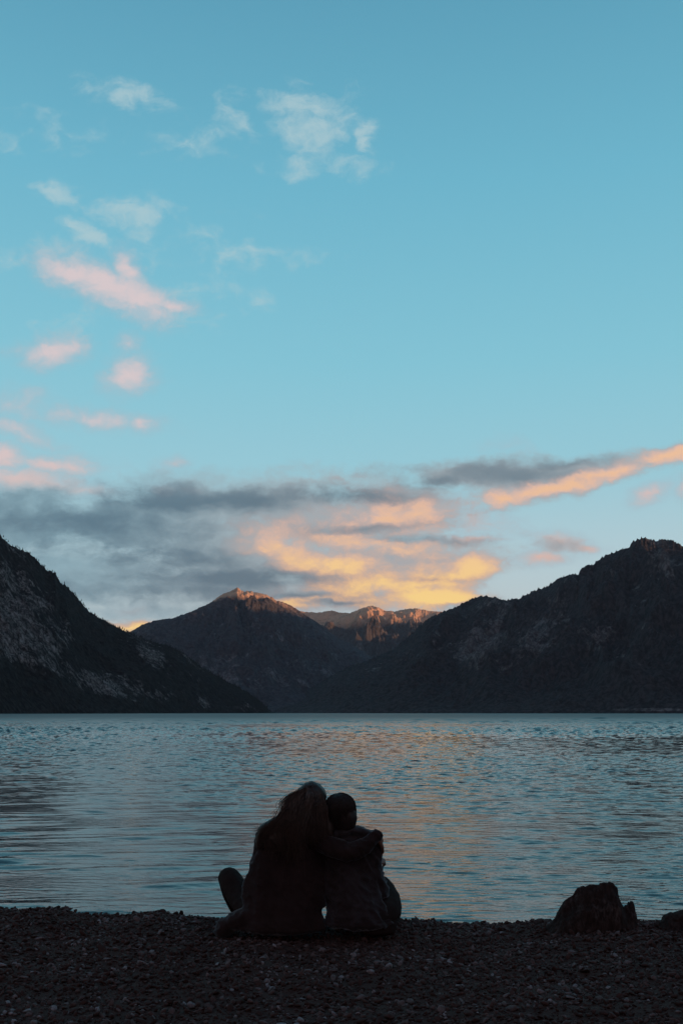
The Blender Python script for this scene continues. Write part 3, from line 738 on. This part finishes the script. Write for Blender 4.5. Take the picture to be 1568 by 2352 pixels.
# hair: a cap over the skull and a long fall over the left shoulder and back
cap = [(hA+MA@Vector((0, -.022, .034)), Vector((.096, .104, .098))), (hA+MA@Vector((0, -.050, -.02)), Vector((.098, .080, .095))), (P(734, 1885, 6.05), Vector((.060, .06, .08))), (P(744, 1905, 6.03), Vector((.065, .05, .09))), (P(720, 1905, 6.03), Vector((.05, .05, .07))), (P(752, 1872, 6.08), Vector((.03, .05, .05)))]
fall = [(P(708, 1848, 6.04), (.095, .07, .09)), (P(694, 1878, 5.99), (.120, .065, .08)), (P(668, 1904, 5.96), (.135, .055, .060)), (P(655, 1925, 5.95), (.130, .045, .05)), (P(645, 1942, 5.95), (.10, .028, .035))]
curve_limb(fall, cap, .015)
curve_limb([(P(690, 1862, 6.04), (.080, .07, .06)), (P(664, 1880, 6.03), (.070, .07, .05)), (P(636, 1894, 6.03), (.062, .07, .042)), (P(616, 1905, 6.04), (.055, .07, .045)), (P(604, 1920, 6.05), (.042, .055, .045)), (P(596, 1938, 6.04), (.028, .04, .04))], cap, .012)
hcap = fuse('hair', cap, m_hairA, .008, 4, wrinkle=lambda c_: .005*ridged(c_[:, 0]*30+c_[:, 2]*22, c_[:, 1]*8, c_[:, 2]*5, 3))
a_ = hcap.data.attributes.new('strand', 'FLOAT', 'POINT'); 
cc = np.zeros(len(hcap.data.vertices)*3); hcap.data.vertices.foreach_get('co', cc); cc = cc.reshape(-1, 3)
a_.data.foreach_set('value', np.clip(.06+.4*fbm(cc[:, 0]*55+cc[:, 2]*38, cc[:, 2]*9, cc[:, 1]*9, 4), 0, 1).astype(np.float32))
adopt(hcap, A)
def hair_fall(n, seed):
    r = np.random.default_rng(seed); out = []
    crown = np.array(P(713, 1801, 6.03))
    for i in range(n):
        q = r.uniform(0, 1)**.75                 # 0: falls down the back, 1: swept out over the left shoulder
        e_x = 704-120*q**.95+r.normal(0, 7); e_v = 1962-42*q+r.normal(0, 16)+(r.uniform() < .15)*r.uniform(0, 30)
        pts = [crown+np.array([r.normal(0, .014), r.normal(0, .015), -abs(r.normal(0, .008))-.004]),
               np.array(P(708-34*q+r.normal(0, 12), 1838+r.normal(0, 4), 5.955+.02*q)),
               np.array(P(697-50*q+r.normal(0, 8), 1876+r.normal(0, 6), 5.905+.03*q)),
               np.array(P(692-80*q**.9+r.normal(0, 8), 1910-6*q+r.normal(0, 6), 5.885+.045*q)),
               np.array(P(e_x, e_v, 5.90+.05*q+r.normal(0, .006)))]
        pts = np.array(pts); tt = np.linspace(0, len(pts)-1, 16)
        P_ = np.vstack([2*pts[0]-pts[1], pts, 2*pts[-1]-pts[-2]]); cur = []
        for t_ in tt:
            j = min(int(t_), len(pts)-2); f = t_-j; a0, a1, a2, a3 = P_[j:j+4]
            cur.append(.5*(2*a1+(a2-a0)*f+(2*a0-5*a1+4*a2-a3)*f*f+(3*a1-a0-3*a2+a3)*f**3))
        cur = np.array(cur); ph = r.uniform(0, 6.3, 2); k_ = np.linspace(0, 1, 16)
        cur[:, 0] += .006*k_*np.sin(k_*9+ph[0]+q*8); cur[:, 2] += .004*k_*np.sin(k_*8+ph[1]+q*8)
        out.append(cur)
    return out
def side_fall(n, seed):
    r = np.random.default_rng(seed); out = []
    for i in range(n):
        q = r.uniform(-.6, 1)
        pts = np.array([np.array(P(714, 1803, 6.03))+r.normal(0, .006, 3), np.array(P(718+18*q+r.normal(0, 3), 1826, 5.965+.03*q)), np.array(P(718+27*q+r.normal(0, 4), 1858, 5.945+.04*q)),
                        np.array(P(720+27*q+r.normal(0, 4), 1890, 5.94+.04*q)), np.array(P(722+28*q+r.normal(0, 6), 1925+r.normal(0, 12), 5.945+.03*q))])
        P_ = np.vstack([2*pts[0]-pts[1], pts, 2*pts[-1]-pts[-2]]); cur = []
        for t_ in np.linspace(0, 4, 14):
            j = min(int(t_), 3); f = t_-j; a0, a1, a2, a3 = P_[j:j+4]
            cur.append(.5*(2*a1+(a2-a0)*f+(2*a0-5*a1+4*a2-a3)*f*f+(3*a1-a0-3*a2+a3)*f**3))
        out.append(np.array(cur)+r.normal(0, .0008, (14, 3)))
    return out
sA = strands('hair_strands', hair_fall(1500, 4)+side_fall(800, 5), m_hairA, None, 4, .0017)
sA.parent = hcap

# --- right person: hair tied close to the head, pale denim jacket, knees drawn up
B = empty('person', (P(815, 2140, 6.05).x, 6.05, 0.0))
tag(B, 'smaller person with neat dark hair and pale denim jacket, right of the sitting pair', 'person', 'pair sitting close together at the water')
hB = P(780, 1867, 6.10); MB = frame_of(R(20), R(-10), R(-6))
shB_r = P(838, 1932, 6.12); shB_l = P(770, 1945, 6.12); pelB = P(820, 2105, 6.08)
elbB = P(874, 2045, 6.14); wriB = P(866, 1992, 6.40)
kneeB = P(872, 2035, 6.46); hipB = P(852, 2105, 6.10); footB = P(850, 2120, 6.85)
knee2B = P(800, 2035, 6.55); foot2B = P(800, 2115, 6.90)
body = head_parts(hB, MB, .96)
curve_limb([(hB+Vector((0, -.01, -.05)), .046), (P(794, 1915, 6.09), .046), (P(800, 1945, 6.10), .065)], body)
curve_limb([(P(803, 1945, 6.12), (.13, .078, .05)), (P(806, 1990, 6.12), (.12, .085, .07)), (P(812, 2050, 6.10), (.115, .088, .07)), (pelB, (.15, .11, .08))], body, .02)
limb([(shB_r, .046), (elbB, .036), (wriB, .023)], body); limb([(shB_l, .046), (P(775, 2020, 6.38), .036), (P(840, 2000, 6.50), .023)], body)
body += hand_parts(wriB, (-.6, .55, .2), (.4, .6, .6), -1, 1.0, .92)
body += hand_parts(P(846, 1978, 6.36), (.75, .25, .05), (.2, -.5, .8), 1, 1.3, .95)
LB = [(P(850, 2108, 6.08), (.118, .12, .085)), (P(874, 2098, 6.14), (.126, .11, .098)), (P(886, 2070, 6.28), (.094,)*3), (kneeB, (.068,)*3), (P(866, 2070, 6.66), (.058,)*3), (footB+Vector((0, 0, .02)), (.045,)*3)]
curve_limb([(p_, tuple(.7*q for q in r_)) for p_, r_ in LB], body)
LB2 = [(P(790, 2105, 6.14), .085), (knee2B, .068), (P(800, 2080, 6.75), .058), (foot2B+Vector((0, 0, .02)), .045)]
curve_limb([(p_, r_*.72) for p_, r_ in LB2], body)
for ft in (footB, foot2B): limb([(ft+Vector((0, 0, -.02)), .030), (ft+Vector((.0, .15, -.045)), .026)], body)
adopt(fuse('body', body, m_skin, .0065, 2), B)
jk = []
curve_limb([(P(794, 1926, 6.10), (.130, .080, .045)), (P(794, 1955, 6.10), (.165, .094, .06)), (P(796, 2000, 6.09), (.170, .098, .07)), (P(802, 2040, 6.08), (.184, .105, .07)), (P(815, 2075, 6.07), (.180, .12, .06)), (P(822, 2118, 6.06), (.224, .13, .045))], jk, .02)
curve_limb([(P(762, 1926, 6.09), (.05, .06, .03)), (P(792, 1908, 6.07), (.085, .072, .032)), (P(828, 1910, 6.08), (.055, .05, .032))], jk, .012)
curve_limb([(P(822, 1928, 6.10), .066), (P(850, 1932, 6.11), .066), (P(856, 1985, 6.11), .056), (elbB, .050), (P(872, 2030, 6.26), .044), (wriB+Vector((0, -.02, 0)), .034)], jk)
curve_limb([(shB_l, .060), (P(775, 2020, 6.38), .048), (P(835, 2002, 6.48), .034)], jk)
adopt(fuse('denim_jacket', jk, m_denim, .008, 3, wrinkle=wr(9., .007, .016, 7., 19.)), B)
tr = []
curve_limb(LB, tr)
limb([(P(872, 2118, 6.10), (.115, .10, .06)), (P(866, 2136, 6.08), (.12, .1, .035))], tr)
curve_limb(LB2, tr)
adopt(fuse('trousers', tr, m_legging, .008, 3, wrinkle=wr(15., .003, .003)), B)
for ft in (footB, foot2B):
    so = []; limb([(ft+Vector((0, -.035, -.035)), (.034, .036, .033)), (ft+Vector((0, .08, -.045)), (.039, .05, .030)), (ft+Vector((0, .16, -.055)), (.037, .045, .022))], so)
    adopt(fuse('shoe', so, m_shoe, .006, 3), B)
cap = []
curve_limb([(hB+MB@Vector((0, -.010, .036)), (.088, .090, .078)), (hB+MB@Vector((0, -.028, .005)), (.095, .088, .080)), (hB+MB@Vector((0, -.042, -.035)), (.088, .070, .07)), (hB+MB@Vector((0, -.045, -.075)), (.070, .055, .05))], cap, .008)
hb = fuse('hair', cap, m_hairB, .007, 10, wrinkle=lambda c_: .003*ridged(c_[:, 0]*34, c_[:, 1]*12, c_[:, 2]*14, 3))
a_ = hb.data.attributes.new('strand', 'FLOAT', 'POINT'); a_.data.foreach_set('value', np.full(len(hb.data.vertices), .2, np.float32))
adopt(hb, B)
cs = []; r = np.random.default_rng(8)
for i in range(700):
    th = r.uniform(-1.9, 1.9); c_ = []
    for k in range(12):
        f = k/11; lat_ = 1.4-f*2.75; cl_ = math.cos(lat_) if lat_ > 0 else 1-.13*lat_*lat_; zl_ = .088*math.sin(lat_) if lat_ > 0 else .088*lat_; l = MB@Vector((.098*math.sin(th*(1-.25*f))*cl_, -.020-.098*math.cos(th*(1-.25*f))*cl_, .034+zl_))
        c_.append(np.array(hB+l)+r.normal(0, .0012, 3))
    cs.append(np.array(c_))
sB = strands('hair_strands', cs, m_hairB, None, 9, .0008); sB.parent = hb

# ------------------------------------------------------------------ driftwood stumps
m_wood, t, b = newmat('weathered_wood')
pos = t.n('ShaderNodeTexCoord').outputs['Object']
g1_ = t.noise(t.mapping(pos, scale=(1, 1, .18)), 55, 6, .65, .4); g2_ = t.noise(pos, 9, 4, .6)
t.l(t.mix(t.ss(g1_, .38, .68), (.020, .0125, .011), t.mix(t.ss(g2_, .45, .7), (.038, .026, .024), (.11, .09, .088))), b.inputs['Base Color'])
b.inputs['Roughness'].default_value = .9; b.inputs['Specular IOR Level'].default_value = .15
bump(t, b, g1_, 1.0, .02)
def stump(label, outline, Y, depth, group, seed, roots=()):
    """solid of jagged wood: the outline gives how high the wood stands at every bearing; rings run round a real footprint"""
    o2 = np.array(outline, float); x_ = (o2[:, 0]-784)/FPX*Y; z_ = CAMH-(o2[:, 1]-HOR)/FPX*Y
    cx = (x_.min()+x_.max())/2; hw = (x_.max()-x_.min())/2
    nu_, nv_ = 220, 90
    uu = np.linspace(-1, 1, nu_); vv_ = np.linspace(-1, 1, nv_)
    UU, VV_ = np.meshgrid(uu, vv_)
    XX = cx+UU*hw; YY = Y+VV_*depth*np.sqrt(np.clip(1.02-UU**2*.92, .05, 1))+.02*fbm(XX*6+seed, VV_*2, 1., 3)
    xs = XX+.012*fbm(XX*14, YY*14, seed, 3)*1.2*np.abs(VV_)
    top = np.interp(xs, x_, z_); gz = -.16
    rim = np.clip(1-np.abs(VV_)**2.6, 0, 1)
    hol = np.exp(-(VV_/.35)**2)                                  # the highest, broken edge runs along the middle
    hh_ = (top-gz)
    z = gz+hh_*np.clip(rim**.55, 0, 1)*(.80+.20*hol)
    z = z+.05*hh_*fbm(XX*9, YY*9+seed, 2., 4)*(1-hol)+hh_*.10*(ridged(XX*16+seed, YY*5, z*3, 4)-.4)*(1-hol*.8)
    z = np.minimum(z, top+.004)
    z[0, :] = gz; z[-1, :] = gz; z[:, 0] = gz; z[:, -1] = gz
    verts = np.stack([XX, YY, z], -1).reshape(-1, 3)
    o = mesh_from('driftwood_stump', verts-np.array([[cx, Y, 0]]), grid_faces(nv_, nu_), m_wood); o.location = (cx, Y, 0)
    return tag(o, label, 'stump', group)
stump('larger jagged driftwood stump standing at the edge of the shingle right of the pair', [(1238,2150),(1262,2122),(1277,2104),(1281,2092),(1288,2078),(1296,2066),(1308,2059),(1315,2054),(1320,2045),(1325,2039),(1333,2038),(1340,2035),(1344,2038),(1350,2034),(1362,2031),
      (1374,2032),(1376,2028),(1386,2026),(1394,2027),(1397,2024),(1407,2026),(1409,2031),(1416,2037),(1417,2048),(1421,2064),(1426,2076),(1431,2082),(1434,2078),(1441,2078),(1443,2070),(1446,2074),(1448,2069),(1454,2072),(1456,2080),(1457,2118),(1462,2145)],
      6.35, .17, 'driftwood stumps on the shore', 3.0)
stump('low dark driftwood stump at the far right end of the shore', [(1502,2150),(1511,2122),(1515,2118),(1523,2114),(1525,2100),(1533,2099),(1540,2095),(1546,2097),(1554,2094),(1560,2092),(1575,2088),(1590,2094),(1610,2092),(1630,2102),(1650,2125),(1660,2150)],
      6.4, .15, 'driftwood stumps on the shore', 7.0)

# a dry stem standing in the shingle
st = empty('dry_stem', P(297, 2107, 6.4))
m_stem, t, b = newmat('dry_stalk'); b.inputs['Base Color'].default_value = (.030, .021, .018, 1); b.inputs['Roughness'].default_value = .9
for pts in ([(296, 2112), (298, 2098), (301, 2084)], [(298, 2108), (296, 2098), (292, 2092)], [(299, 2104), (303, 2098), (305, 2095)]):
    sm_ = []; limb([(P(x_, v_, 6.4), .0016-.0004*i_) for i_, (x_, v_) in enumerate(pts)], sm_, .003)
    vs_ = np.concatenate([_iv*np.array(r_)[None]*1.4+np.array(p_)[None] for p_, r_ in sm_]); fs_ = np.concatenate([_if+i_*len(_iv) for i_ in range(len(sm_))])
    adopt(mesh_from('stalk', vs_, fs_, m_stem), st)
tag(st, 'thin dry stem sticking up from the shingle left of the pair', 'plant')

# ------------------------------------------------------------------ thin evening air
mh = bpy.data.materials.new('evening_air'); mh.use_nodes = True
t = NT(mh.node_tree)
pv = t.n('ShaderNodeVolumePrincipled'); oo = t.n('ShaderNodeOutputMaterial'); t.l(pv.outputs[0], oo.inputs['Volume'])
pv.inputs['Color'].default_value = (.72, .82, .95, 1); pv.inputs['Density'].default_value = 1.8e-5; pv.inputs['Anisotropy'].default_value = 0.0
x0, x1, y0, y1, z0, z1 = -14000, 14000, -9000, 17000, -60, 1900
hv = [(x, y, z) for z in (z0, z1) for y in (y0, y1) for x in (x0, x1)]
hf = [(0, 2, 3, 1), (4, 5, 7, 6), (0, 1, 5, 4), (2, 6, 7, 3), (0, 4, 6, 2), (1, 3, 7, 5)]
tag(mesh_from('haze', hv, hf, mh, smooth=False), kind='stuff')
